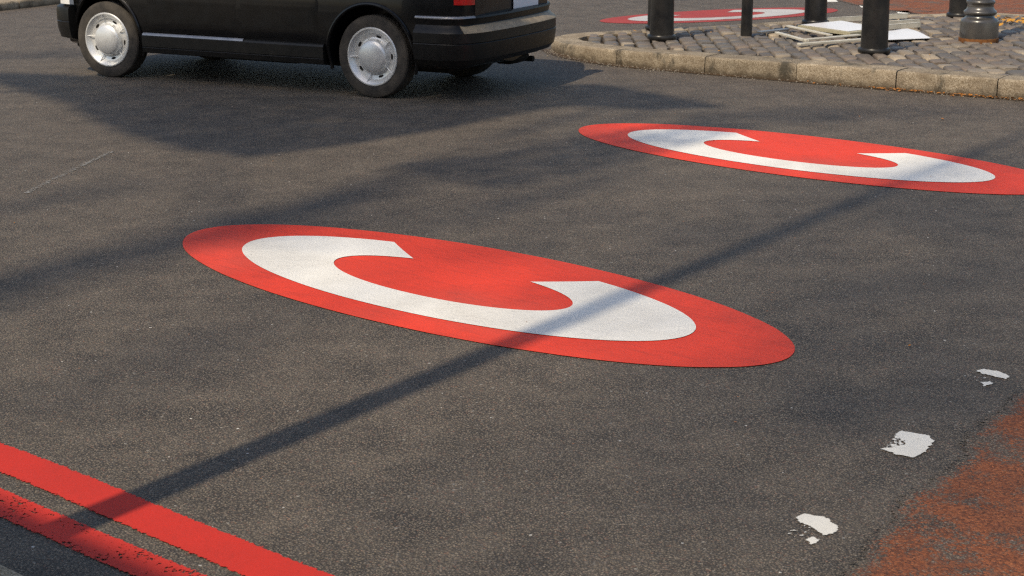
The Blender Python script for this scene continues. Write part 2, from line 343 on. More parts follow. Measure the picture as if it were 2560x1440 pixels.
# ------------------------------------------------------------------ road, pavements
def road():
    mb = MB(); R = 260
    mb.grid([[(-R+2*R*i/26, -R+2*R*j/26, 0) for i in range(27)] for j in range(27)])
    tag(mb.build('road', ASPH, smooth=False), kind='structure')
road()
HD = radians(-41.0)                                   # direction of the street
sd = Vector((cos(HD), sin(HD), 0)); sn = Vector((-sin(HD), cos(HD), 0))    # along it, across it (away from the camera)
KN = 2.385                                            # across-street position of the near kerb face
def kerb_run(name, path, heights, width, inward, stone=.92, seed=0, first=None):
    """row of kerb stones swept along a path of foot points; one structure"""
    rnd = random.Random(seed); mb = MB()
    P = [Vector((x, y, 0)) for x, y in path]; cum = [0]
    for a, b in zip(P, P[1:]): cum.append(cum[-1]+(b-a).length)
    def at(s):
        s = min(max(s, 0), cum[-1]-1e-6)
        for i in range(len(P)-1):
            if s <= cum[i+1]:
                t = (s-cum[i])/(cum[i+1]-cum[i]); return P[i].lerp(P[i+1], t), heights[i]*(1-t)+heights[i+1]*t
    s = 0; k = 0
    while s < cum[-1]-.05:
        L = (first if (k == 0 and first) else stone*rnd.uniform(.9, 1.1)); e = min(s+L, cum[-1]); n = max(3, int((e-s)/.07)); rows = []
        dz, dn = rnd.uniform(-.004, .004), rnd.uniform(-.005, .005)
        for i in range(n+1):
            q = s+.004+(e-s-.008)*i/n; p, h = at(q); pa, _ = at(q-.02); pb, _ = at(q+.02); t = (pb-pa).normalized()
            nr = Vector((-t.y, t.x, 0))*inward; endf = 1-.5*(abs(2*i/n-1)**14)
            prof = [(.0, -.06), (.0, h*.35), (.001, h*.7), (.004, h-.022), (.010, h-.008), (.022, h-.001), (.05, h), (width*.55, h+.001), (width-.02, h), (width, h-.006), (width, -.06)]
            row = []
            for o, z in prof:
                j = .006*fbm(p.x*7+o*9, p.y*7+z*23, z*9, 4)
                row.append(p + nr*(o+dn+j+(1-endf)*.008) + Vector((0, 0, z+(dz+.5*j-(1-endf)*.006 if z > 0 else 0))))
            rows.append(row)
        b = len(mb.v); mb.grid(rows); m_ = len(rows[0])
        mb.f.append(tuple(b+i for i in range(m_))); mb.f.append(tuple(b+n*m_+i for i in range(m_-1, -1, -1)))
        s = e; k += 1
    return tag(mb.build(name, KERB, ang=50), kind='structure')
# near kerb (bottom-left corner of the picture) and the pavement behind it
a0, a1 = sd*-9 + sn*KN, sd*-1.0 + sn*KN
kp = [(sd*t + sn*KN) for t in [-26+.9*i for i in range(44)]]
kp = [v for v in kp if not (-.9 < v.dot(sd) < 14)]
kerb_run('near_kerb', [(v.x, v.y) for v in kp if v.dot(sd) < 0], [.115]*len([v for v in kp if v.dot(sd) < 0]), .30, -1, seed=3)
mb = MB(); rows = []
for i in range(30):
    rows.append([sd*(-26+i*.85) + sn*(KN-.303-j*.62) + Vector((0, 0, .109)) for j in range(12)])
mb.grid(rows); tag(mb.build('near_pavement', PAVE, smooth=False), kind='structure')

# traffic island
NEAR = [(.412, 17.40), (.47, 17.10), (.62, 16.70), (.88, 16.27), (1.224, 15.93), (1.579, 15.67), (2.414, 15.06), (3.191, 14.49), (3.921, 13.985), (4.60, 13.53), (6.2, 12.45), (8.2, 11.1), (9.6, 10.2)]
NH = [.105, .112, .128, .142, .147, .152, .156, .158, .158, .158, .158, .158, .158]
FAR = [(.412, 17.40), (.45, 17.62), (.60, 17.86), (.86, 18.02), (1.47, 18.20), (1.85, 18.33), (3.02, 18.75), (4.33, 19.45), (5.15, 19.62), (5.56, 19.58), (5.95, 19.3), (7.5, 17.4), (11.5, 12.6)]
kerb_run('island_kerb', NEAR, NH, .30, 1, seed=11, first=1.42)
kerb_run('island_far_kerb', FAR, [.105, .106, .108, .11, .115, .12, .13, .13, .13, .13, .13, .13, .13], .27, -1, seed=5)
def isl_z(x, y): return .098+.048*sstep(.4, 1.7, x)
def inside(poly, x, y):
    c = False; j = len(poly)-1
    for i in range(len(poly)):
        xi, yi = poly[i]; xj, yj = poly[j]
        if (yi > y) != (yj > y) and x < (xj-xi)*(y-yi)/(yj-yi)+xi: c = not c
        j = i
    return c
def off(path, d):
    out = []
    for i, (x, y) in enumerate(path):
        a = Vector((*path[max(i-1, 0)], 0)); b = Vector((*path[min(i+1, len(path)-1)], 0)); t = (b-a).normalized()
        out.append((x-t.y*d, y+t.x*d))
    return out
POLY = off(NEAR, .29)[1:] + [(x, y) for x, y in off(FAR, -.255)[:0:-1]]
mb = MB()
bm = bmesh.new(); vs = [bm.verts.new((x, y, isl_z(x, y)-.036)) for x, y in POLY]
bm.faces.new(vs); bmesh.ops.triangulate(bm, faces=bm.faces)
me = bpy.data.meshes.new('island_bed'); bm.to_mesh(me); bm.free(); me.materials.append(JOINT)
tag(link(bpy.data.objects.new('island_bed', me)), kind='structure')
def setts():
    rnd = random.Random(21); mb = MB(); u = Vector((cos(radians(89.5)), sin(radians(89.5)), 0)); v = Vector((u.y, -u.x, 0))
    c0 = Vector((.2, 10, 0)); x = -1.2
    while x < 11.5:
        w = rnd.uniform(.125, .168); y = -1+rnd.uniform(0, .3)
        while y < 10.5:
            L = rnd.uniform(.18, .31); c = c0 + v*(x+w/2) + u*(y+L/2)
            cs = [c+v*a+u*b for a, b in ((-w/2, -L/2), (w/2, -L/2), (w/2, L/2), (-w/2, L/2))]
            cnt = sum(inside(POLY, q.x, q.y) for q in cs)
            if cnt == 4 or (cnt >= 2 and inside(POLY, c.x, c.y)):
                if cnt < 4: L2 = L*.78; w2 = w*.8
                else: L2, w2 = L, w
                z0 = isl_z(c.x, c.y)+rnd.uniform(-.010, .007); tx, ty = rnd.uniform(-.03, .03), rnd.uniform(-.025, .025); rz = rnd.uniform(-.035, .035)
                ca, sa = cos(rz), sin(rz); b0 = len(mb.v); g = .0075
                for ins, dz in ((g, -.05), (g+.001, -.016), (g+.006, -.004), (g+.018, .002)):
                    hw, hl = w2/2-ins, L2/2-ins*1.5; k = min(hw, hl)*.28
                    for a, b in ((-hw+k, -hl), (hw-k, -hl), (hw, -hl+k), (hw, hl-k), (hw-k, hl), (-hw+k, hl), (-hw, hl-k), (-hw, -hl+k)):
                        a += rnd.uniform(-.007, .007); b += rnd.uniform(-.009, .009)
                        q = c+v*(a*ca-b*sa)+u*(a*sa+b*ca)
                        mb.v.append((q.x, q.y, z0+dz+a*tx+b*ty+rnd.uniform(-.0015, .0015)))
                for r in range(3):
                    for i in range(8): mb.f.append((b0+r*8+i, b0+r*8+(i+1) % 8, b0+r*8+8+(i+1) % 8, b0+r*8+8+i))
                mb.f.append(tuple(b0+24+i for i in range(8)))
            y += L+rnd.uniform(.034, .060)
        x += w+.004
    tag(mb.build('cobbled_paving', SETT, ang=60, fix=False), kind='structure')
setts()
# far pavement corner at the top left, strewn with leaves
FP = [(-8.3, 18.9), (-7.3, 20.5), (-6.62, 21.75), (-6.1, 22.65), (-5.45, 23.7), (-4.2, 25.4), (-2, 28), (3, 33), (10, 40)]
kerb_run('far_kerb', FP, [.11]*len(FP), .28, 1, seed=8)
bm = bmesh.new(); pl = off(FP, .27) + [(10, 60), (-40, 60), (-40, 19)]
bm.faces.new([bm.verts.new((x, y, .106)) for x, y in pl]); bmesh.ops.triangulate(bm, faces=bm.faces)
me = bpy.data.meshes.new('far_pavement'); bm.to_mesh(me); bm.free(); me.materials.append(LITTER)
tag(link(bpy.data.objects.new('far_pavement', me)), kind='structure')

# red coated carriageway: near right and beyond the island
def red_area(name, border, back, z=.004, ragged=.045):
    pts = []
    B = [Vector((x, y, 0)) for x, y in border]
    for a, b in zip(B, B[1:]):
        n = max(1, int((b-a).length/.03))
        for i in range(n): pts.append(a.lerp(b, i/n))
    pts.append(B[-1]); rows = [[], [], []]
    for i, p in enumerate(pts):
        t = (pts[min(i+1, len(pts)-1)]-pts[max(i-1, 0)]).normalized(); nr = Vector((t.y, -t.x, 0))*back
        p = p + nr*(ragged*fbm(p.x*5, p.y*5, 3, 5))
        for k, d in enumerate((-.09, .10, .35)): rows[k].append(p+nr*d+Vector((0, 0, z)))
    return rows
def build_red(name, border, back, extra):
    rows = red_area(name, border, back); mb = MB(); mb.grid(rows); n = len(rows[0])
    vals = [-.09]*n+[.10]*n+[.35]*n
    inner = list(range(2*n, 3*n)); b = len(mb.v)
    for x, y in extra: mb.v.append((x, y, .004)); vals.append(.5)
    mb.f.append(tuple(inner+list(range(b, b+len(extra)))))
    o = mb.build(name, REDS, smooth=False, fix=False); edge_attr(o, vals)
    bm = bmesh.new(); bm.from_mesh(o.data)
    for f in bm.faces:
        if f.normal.z < 0: f.normal_flip()
    bmesh.ops.triangulate(bm, faces=[f for f in bm.faces if len(f.verts) > 4]); bm.to_mesh(o.data); bm.free()
    return tag(o, kind='structure')
build_red('red_road_surface', [(3.4, 7.45), (2.6, 6.85), (2.2, 6.42), (1.964, 6.128), (1.863, 5.99), (1.76, 5.835), (1.64, 5.606), (1.533, 5.411), (1.384, 5.194), (1.226, 4.96), (1.147, 4.803), (1.073, 4.655), (1.0, 4.48), (.9, 4.2)], -1, [(1.6, 2.6), (6, 3.2), (6, 7)])
build_red('red_bus_lane', [(4.15, 24.5), (4.36, 22.9), (4.47, 22.15), (4.68, 21.4), (4.95, 20.85), (5.4, 20.35), (6.2, 19.6), (7.6, 18.2), (10, 15.2)], -1, [(16, 14), (20, 34), (6, 34)])

# ------------------------------------------------------------------ road markings
def ell_pts(c, ang, a, b, r, t0, t1, n, z):
    out = []
    for i in range(n+1):
        t = t0+(t1-t0)*i/n; u, v = a*r*cos(t), b*r*sin(t)
        w = 1+.0025*fbm(c[0]+u*3, c[1]+v*3, r, 3)
        out.append(Vector((c[0]+(u*cos(ang)-v*sin(ang))*w, c[1]+(u*sin(ang)+v*cos(ang))*w, z)))
    return out
def roundel(c, ang, a, b, label, mr_, mw, group='oval C road markings'):
    root = empty('oval_road_marking', (c[0], c[1], 0)); tag(root, label, 'road marking', group)
    T0, T1 = radians(126), radians(430); n = 150
    # red field as rings round the letter: the white is let into it, proud by 2 mm
    mb = MB(); rows = []
    for r in (1.0, .97, .9, .82, .765, .6, .415, .2, .0001): rows.append(ell_pts((0, 0), ang, a, b, r, 0, 2*pi, 220, .004))
    mb.grid(rows); f = mb.build('red_oval', mr_, root, smooth=False)
    mb = MB(); rows = []
    for k in range(7):
        f = k/6; r = .400+(.7515-.400)*f; cu, cv = a*(-.027+.009*f), b*(.033-.0125*f)
        t0, t1 = radians(126.7-2.0*f), radians(425.3+2.1*f)
        rows.append([q+Vector((cu*cos(ang)-cv*sin(ang), cu*sin(ang)+cv*cos(ang), 0)) for q in ell_pts((0, 0), ang, a, b, r, t0, t1, n, .007)])
    mb.grid(rows); g = mb.build('white_letter', mw, root, smooth=False)
    return root
roundel((-.292, 7.905), -.7206, 1.889, .6965, 'large red oval with a white letter C, nearest of the painted ovals, crossed by a pole shadow', RED, WHT)
roundel((1.981, 11.31), -.730, 1.889, .6965, 'red oval with a white letter C cut by the right edge, between the nearest oval and the kerb', RED, WHT)
roundel((2.587, 20.742), .439, 1.66, .625, 'dull weathered red oval with a grey white C on the road behind the cobbled island', REDW, WHTW)

def line_strip(name, p0, p1, w, mat, label, cat, group=None, z=.004, curve=None, nc=9):
    p0, p1 = Vector((*p0, 0)), Vector((*p1, 0)); L = (p1-p0).length; t = (p1-p0).normalized(); nr = Vector((-t.y, t.x, 0))
    n = int(L/.03); mb = MB(); vals = []; rows = []
    for i in range(n+1):
        s = L*i/n; c = p0+t*s+nr*(.012*fbm(s*1.2, w*50, 2, 3)); hw = w/2+.014
        row = []
        for k in range(nc):
            o = -hw+2*hw*k/(nc-1); row.append(c+nr*o+Vector((0, 0, z))); vals.append(min(hw-abs(o), s+.0, L-s+.0))
        rows.append(row)
    mb.grid(rows); o = mb.build(name, mat, smooth=False, fix=False); edge_attr(o, vals)
    bm = bmesh.new(); bm.from_mesh(o.data)
    for f in bm.faces:
        if f.normal.z < 0: f.normal_flip()
    bm.to_mesh(o.data); bm.free()
    return tag(o, label, cat, group)
def onstreet(s, n): v = sd*s+sn*n; return (v.x, v.y)
line_strip('red_line', onstreet(-9, 3.013), onstreet(-2.2, 3.013), .168, REDL, 'solid bright red painted line, farther from the kerb of the two', 'road line', 'double red lines')
line_strip('red_line', onstreet(-9, 2.780), onstreet(-2.2, 2.780), .140, REDL2, 'speckled worn red painted line, next to the near kerb in the corner', 'road line', 'double red lines')
line_strip('faded_line', (-3.0, 10.15), (-2.79, 11.62), .055, WHTF, 'faint worn white line on the asphalt left of the black taxi shadow', 'road line')
def pdist(poly, x, y):
    d = 9
    for i in range(len(poly)):
        ax, ay = poly[i-1]; bx, by = poly[i]; dx, dy = bx-ax, by-ay
        t = min(1, max(0, ((x-ax)*dx+(y-ay)*dy)/(dx*dx+dy*dy))); d = min(d, sqrt((x-ax-t*dx)**2+(y-ay-t*dy)**2))
    return d if inside(poly, x, y) else -d
def dash(polys, label, worn=None, z=.004, step=.004, mat=None):
    """what is left of a short white dash: outlines of the paint, plus a worn zone (x, y, radius) of loose flakes"""
    xs = [p[0] for q in polys for p in q]; ys = [p[1] for q in polys for p in q]
    x0, x1, y0, y1 = min(xs)-.05, max(xs)+.02, min(ys)-.04, max(ys)+.02
    nx, ny = int((x1-x0)/step), int((y1-y0)/step); mb = MB(); vals = []; rows = []
    for j in range(ny+1):
        row = []
        for i in range(nx+1):
            x, y = x0+(x1-x0)*i/nx, y0+(y1-y0)*j/ny; row.append((x, y, z))
            v = max(pdist(p, x, y) for p in polys)+.006+.007*fbm(x*38, y*38, 5, 4)
            if worn:
                k = 1-min(1, sqrt((x-worn[0])**2+(y-worn[1])**2)/worn[2]); k = min(1, k*2)
                if k > 0:
                    f = fbm(x*75, y*75, 1, 3)*.03-worn[3]
                    v = min(v, v*(1-k)+f*k) if worn[4] else max(v, -.02+k*(f+.02))
            vals.append(min(.03, v))
        rows.append(row)
    mb.grid(rows); o = mb.build('white_dash', mat or WHTD, smooth=False, fix=False); edge_attr(o, vals)
    return tag(o, label, 'road marking', 'worn white dashes')
dash([[(1.389, 5.751), (1.414, 5.785), (1.499, 5.728), (1.509, 5.674), (1.451, 5.565), (1.397, 5.502), (1.341, 5.539), (1.302, 5.591), (1.339, 5.644)]], 'fullest worn white dash, middle of the three beside the red surface', (1.355, 5.66, .085, -.006, True))
dash([[(0.899, 4.978), (0.93, 5.01), (0.989, 4.983), (1.017, 4.905), (1.002, 4.861), (0.963, 4.827), (0.94, 4.884), (0.9, 4.948)], [(0.895, 4.807), (0.933, 4.825), (0.94, 4.794), (0.909, 4.755)]], 'half worn white dash, nearest the bottom edge of the photo', (.885, 4.87, .085, .006, False))
dash([[(1.879, 6.492), (1.909, 6.513), (1.97, 6.474), (1.992, 6.422), (1.967, 6.376), (1.935, 6.407), (1.884, 6.455)], [(1.856, 6.337), (1.895, 6.351), (1.896, 6.316), (1.855, 6.291)]], 'almost worn away white dash, two slivers left, farthest up beside the red surface', (1.84, 6.40, .08, .008, False))
for (x, y), lb in (((4.25, 22.55), 'white dash on the far road, beside the top edge of the photo'), ((4.56, 21.75), 'white dash on the far road, second from the top edge, beside the red lane'), ((4.86, 21.0), 'white dash on the far road, just behind the cobbled island')):
    dash([[(x-.09, y-.15), (x+.07, y-.17), (x+.10, y+.14), (x-.06, y+.17)]], lb, step=.012)
# dirt washed against the island kerb
mb = MB(); vals = []; rows = []
for i in range(len(NEAR)-1):
    for q in range(24):
        f = q/24; x, y = NEAR[i][0]*(1-f)+NEAR[i+1][0]*f, NEAR[i][1]*(1-f)+NEAR[i+1][1]*f; t = Vector((NEAR[i+1][0]-NEAR[i][0], NEAR[i+1][1]-NEAR[i][1], 0)).normalized(); nr = Vector((t.y, -t.x, 0)); rows.append([Vector((x, y, .005))+nr*d for d in (-.02, .03, .08, .14, .22)]); vals += [.09, .06, .03, .0, -.04]
mb.grid(rows); o = mb.build('gutter_dirt', DIRT, smooth=False, fix=False); edge_attr(o, vals); tag(o, kind='stuff')

# ------------------------------------------------------------------ black taxi
TH = 2.643397
tF = Vector((cos(TH), sin(TH), 0)); tN = Vector((sin(TH), -cos(TH), 0))
tO = Vector((-1.153618, 14.082269, 0)) + tN*.80
taxi = empty('black_taxi', tO, TH)
tag(taxi, 'black taxi cab with silver wheel trims turning across the road', 'taxi')
def plan(x):
    w = .838
    w -= .10*sstep(-.25, -.92, x)**1.5 if x < -.25 else 0
    w -= .16*sstep(2.75, 3.62, x)**1.3 if x > 2.75 else 0
    return w
def side_y(x, z):
    y = plan(x)
    y -= .05*sstep(.50, .24, z); y -= .035*sstep(.75, 1.05, z)
    return y
def hull():
    mb = MB(); xs = [-.90, -.885, -.85, -.78, -.68] + [-.6+.1*i for i in range(41)] + [3.48, 3.545, 3.585, 3.60]
    rows = []
    for x in xs:
        q = sstep(-.90, -.80, x) if x < 0 else sstep(3.60, 3.47, x)
        zt = 1.03 if x < 2.2 else 1.03-.13*sstep(2.2, 3.6, x)
        zb = .27
        ins = .10*(1-q)
        zs = [zb, zb+.0, zb+.02, .34, .42, .5, .6, .7, .8, .9, zt-.06, zt-.02, zt]
        right = [Vector((x, 0, zb))]
        for k, z in enumerate(zs):
            y = side_y(x, z)-ins
            if k == 0: y -= .25
            if k == 1: y -= .03
            if k == len(zs)-2: y -= .035
            if k == len(zs)-1: y -= .12
            zz = z+(.06*(1-q) if k < 3 else (-.05*(1-q) if k > 9 else 0))
            right.append(Vector((x, y, zz)))
        right.append(Vector((x, 0, zt-.05*(1-q))))
        ring = right + [Vector((v.x, -v.y, v.z)) for v in right[-2:0:-1]]
        rows.append(ring)
    n = len(rows[0])
    for r in rows: mb.v += [tuple(v) for v in r]
    for i in range(len(rows)-1):
        for j in range(n): mb.f.append((i*n+j, i*n+(j+1) % n, (i+1)*n+(j+1) % n, (i+1)*n+j))
    mb.f.append(tuple(range(n-1, -1, -1))); e = (len(rows)-1)*n; mb.f.append(tuple(e+k for k in range(n)))
    return mb
body = hull().build('body', PAINTK, taxi, ang=35)
cuts = []
for wx in (0, 2.886):
    for sgn in (1, -1):
        c = MB().lathe([(0, .52*sgn), (.425, .52*sgn), (.425, 1.1*sgn), (0, 1.1*sgn)], 48, 'Y', (wx, 0, .355)).build('cutter', None, None)
        c.matrix_world = Matrix.Translation(tO) @ Matrix.Rotation(TH, 4, 'Z'); cuts.append(c)
        md = body.modifiers.new('cut', 'BOOLEAN'); md.object = c; md.solver = 'EXACT'; md.operation = 'DIFFERENCE'
bpy.context.view_layer.update(); dg = bpy.context.evaluated_depsgraph_get()
nm = bpy.data.meshes.new_from_object(body.evaluated_get(dg)); body.modifiers.clear(); body.data = nm
for p in nm.polygons: p.use_smooth = True
nm.set_sharp_from_angle(angle=radians(32))
if not nm.materials: nm.materials.append(PAINTK)
for c in cuts: bpy.data.objects.remove(c, do_unlink=True)
# wheel wells and arch lips
for wx in (0, 2.886):
    for sgn in (1, -1):
        mb = MB(); pts = []
        for i in range(33):
            a = radians(-18+216*i/32); x, z = wx+.432*cos(a), .355+.432*sin(a)
            pts.append((x, (side_y(x, z)+.004)*sgn, z))
        mb.tube(pts, .016, 8); mb.build('wheel_arch', PAINTK, taxi)
mb = MB().box((1.44, 0, .26), (4.1, 1.15, .10), None, .03); mb.box((1.6, .25, .235), (1.1, .3, .12), None, .04)
mb.build('underbody', DARK, taxi)
# sills
def sweep_x(mb, x0, x1, prof, sgn, n=24):
    rows = []
    for i in range(n+1):
        x = x0+(x1-x0)*i/n; rows.append([(x, y*sgn, z) for y, z in prof])
    b = len(mb.v); mb.grid(rows); k = len(prof)
    mb.f.append(tuple(b+i for i in range(k))); mb.f.append(tuple(b+n*k+i for i in range(k)))
for sgn in (1, -1):
    mb = MB(); sweep_x(mb, .462, 2.43, [(.76, .437), (.826, .435), (.848, .424), (.857, .408), (.857, .316), (.851, .310), (.856, .304), (.848, .262), (.80, .250), (.76, .25)], sgn)
    mb.build('sill', PLASTIC, taxi, ang=25)
    # brushed strip that catches the light along the sill top
    mb = MB(); sweep_x(mb, 1.30, 2.42, [(.842, .438), (.858, .428), (.861, .416), (.852, .408)], sgn); mb.build('sill_trim', TRIMG, taxi, ang=60)
# doors
def panel(x0, x1, z0, z1, sgn, offs=.006):
    mb = MB(); rows = []; nx, nz = 14, 12
    for j in range(nz+1):
        z = z0+(z1-z0)*j/nz
        rows.append([(x0+(x1-x0)*i/nx, (side_y(x0+(x1-x0)*i/nx, z)+offs-(.008 if i in (0, nx) or j in (0, nz) else 0))*sgn, z) for i in range(nx+1)])
    mb.grid(rows); return mb
for sgn in (1, -1):
    for x0, x1 in ((.50, 1.335), (1.36, 2.38)):
        d = panel(x0, x1, .455, 1.005, sgn).build('door', PAINTK, taxi, ang=50)
        mb = MB().box((x0+.14, (side_y(x0, .92)+.024)*sgn, .92), (.17, .022, .03), None, .009); mb.box((x0+.07, (side_y(x0, .92)+.012)*sgn, .92), (.02, .022, .024), None, .006); mb.box((x0+.21, (side_y(x0, .92)+.012)*sgn, .92), (.02, .022, .024), None, .006)
        mb.build('handle', PLASTIC, d)
# cabin
def loop_c(z, t):
    """plan of the cabin at height fraction t"""
    x0, x1 = -.74+.34*t, 2.30-.62*t; w = .775-.13*t; r = .16; out = []
    for cx, cy, a0 in ((x1-r, w-r, 0), (x0+r, w-r, 90), (x0+r, -w+r, 180), (x1-r, -w+r, 270)):
        for i in range(6): a = radians(a0+18*i); out.append((cx+r*cos(a), cy+r*sin(a), z))
    return out
mb = MB(); rings = []
for z, t in ((1.0, 0), (1.15, .15), (1.4, .45), (1.62, .75), (1.72, .92), (1.775, 1.10), (1.805, 1.45), (1.82, 2.0)): rings.append(loop_c(z, min(t, 1.15)) if t < 1.3 else [(.64+(x-.64)*(1-(t-1.1)*.42), y*(1-(t-1.1)*.5), z) for x, y, _ in loop_c(z, 1.1)])
n = len(rings[0])
for r in rings: mb.v += r
for i in range(len(rings)-1):
    for j in range(n): mb.f.append((i*n+j, i*n+(j+1) % n, (i+1)*n+(j+1) % n, (i+1)*n+j))
mb.f.append(tuple((len(rings)-1)*n+k for k in range(n)))
mb.build('cabin', PAINTK, taxi, ang=35)
for sgn in (1, -1):
    for xa, xb, xc, xd in ((-.28, .40, .36, -.16), (.48, 1.27, 1.24, .46), (1.37, 1.98, 1.66, 1.34)):
        mb = MB(); rows = []
        for k in range(5):
            t = .13+.66*k/4; z = 1.0+.82*t*.98; w = .775-.13*t+.006; f = k/4
            rows.append([(xa+(xd-xa)*f+(xb+(xc-xb)*f-xa-(xd-xa)*f)*i/6, w*sgn, z) for i in range(7)])
        mb.grid(rows); mb.build('side_window', GLASSK, taxi)
for nm_, xf, sg in (('windscreen', lambda t: 2.306-.62*t, 1), ('rear_window', lambda t: -.746+.34*t, -1)):
    mb = MB(); rows = []
    for k in range(5):
        t = .16+.6*k/4; w = .56-.06*t; rows.append([(xf(t), -w+2*w*i/8, 1+.82*t) for i in range(9)])
    mb.grid(rows); mb.build(nm_, GLASSK, taxi)
mb = MB().box((1.52, 0, 1.83), (.14, .42, .11), None, .03); mb.build('roof_light', AMBER, taxi)
# rear bumper
def bumper(path, prof, k_rear, x_mid, name):
    P = [Vector((x, y, 0)) for x, y in path]; fine = []
    for i in range(len(P)-1):
        p0, p1, p2, p3 = P[max(i-1, 0)], P[i], P[i+1], P[min(i+2, len(P)-1)]
        for s in range(6):
            t = s/6; fine.append(.5*((2*p1)+(-p0+p2)*t+(2*p0-5*p1+4*p2-p3)*t*t+(-p0+3*p1-3*p2+p3)*t**3))
    fine.append(P[-1]); mb = MB(); rows = []; outw = 1
    for i, p in enumerate(fine):
        t = (fine[min(i+1, len(fine)-1)]-fine[max(i-1, 0)]).normalized(); nr = Vector((t.y, -t.x, 0))*outw
        if nr.dot(p-Vector((x_mid, 0, 0))) < 0: nr = -nr
        end = abs(nr.x); rows.append([p+nr*(o*(1+k_rear*end)-.05)+Vector((0, 0, z)) for o, z in prof])
    b = len(mb.v); mb.grid(rows); k = len(prof)
    mb.f.append(tuple(b+i for i in range(k))); mb.f.append(tuple(b+(len(rows)-1)*k+i for i in range(k)))
    return mb
half = [(-.455, .838), (-.60, .838), (-.72, .826), (-.815, .77), (-.875, .64), (-.905, .40), (-.918, .14)]
path = half + [(x, -y) for x, y in half[::-1]]
bumper(path, [(-.02, .715), (.046, .712), (.062, .704), (.066, .690), (.060, .672), (.056, .650), (.054, .640), (.058, .634), (.074, .612), (.096, .592), (.104, .578), (.104, .500), (.100, .494), (.104, .488), (.102, .44), (.092, .36), (.06, .315), (-.02, .30)], .35, 0, 'b').build('rear_bumper', PLASTIC, taxi, ang=22)
mb = bumper([p for p in path if p[1] > .5], [(.050, .712), (.066, .706), (.069, .694), (.062, .684)], .35, 0, 'b'); mb.build('bumper_trim', TRIMG, taxi, ang=60)
mb = bumper([p for p in path if p[0] < -.80 ], [(.050, .640), (.064, .630), (.082, .608), (.104, .588), (.108, .578), (.100, .574)], .35, 0, 'b'); mb.build('bumper_ledge', LEDGE, taxi, ang=60)  # added strip, coloured like the sunlit ledge of the black bumper
mb = MB().box((-.76, -.22, .275), (.22, .34, .10), None, .04); mb.tube([(-.6, -.45, .24), (-.86, -.45, .235)], .026, 12); mb.build('exhaust', DARK, taxi)
# front bumper
half = [(3.30, .800), (3.40, .775), (3.50, .715), (3.575, .60), (3.625, .38), (3.645, .12)]
path = half + [(x, -y) for x, y in half[::-1]]
bumper(path, [(-.02, .640), (.05, .636), (.075, .62), (.082, .59), (.082, .50), (.078, .494), (.082, .488), (.078, .42), (.06, .34), (-.02, .315)], .2, 2.8, 'b').build('front_bumper', PLASTIC, taxi, ang=22)
for sgn in (1, -1):
    mb = bumper([(3.29, .795), (3.36, .782), (3.43, .757)], [(.03, .704), (.066, .700), (.076, .690), (.076, .652), (.03, .646)], 0, 2.8, 'b')
    if sgn < 0: mb.v = [(x, -y, z) for x, y, z in mb.v]
    mb.build('indicator_lamp', CLEAR, taxi)
    mb = MB().lathe([(0, .055), (.05, .05), (.085, .02), (.09, 0), (.09, -.05)], 28, 'Z'); mb.v = [(3.525+z, .53*sgn+y, .80+x) for x, y, z in mb.v]
    mb.build('headlight', CLEAR, taxi)
    # rear lamp cluster wrapped on the corner
    mb = MB(); rows = []
    for k in range(9):
        z = .80+.27*k/8; rows.append([(-.895+.155*f**1.6, (.64+.135*f)*sgn, z) if False else (-.908+.012*f+.12*f**3, (.655+.115*f)*sgn, z) for f in [i/8 for i in range(9)]])
    mb.grid(rows); mb.grid([[(x+.05, y*.97, z) for x, y, z in r] for r in rows]); mb.build('tail_light', REDLENS, taxi)
mb = MB().box((3.60, 0, .80), (.06, .70, .17), None, .02); mb.build('grille', CHROME, taxi)
mb = MB().box((-.912, -.215, .745), (.014, .44, .185), None, .004); lp = mb.build('licence_plate', PLATEW, taxi)
mb = MB().box((-.908, .22, .90), (.014, .52, .11), None, .004); mb.build('number_plate', PLATEY, taxi)
mb = MB().box((-.905, 0, 1.0), (.012, 1.05, .03), None, .005); mb.build('boot_trim', TRIMG, taxi)
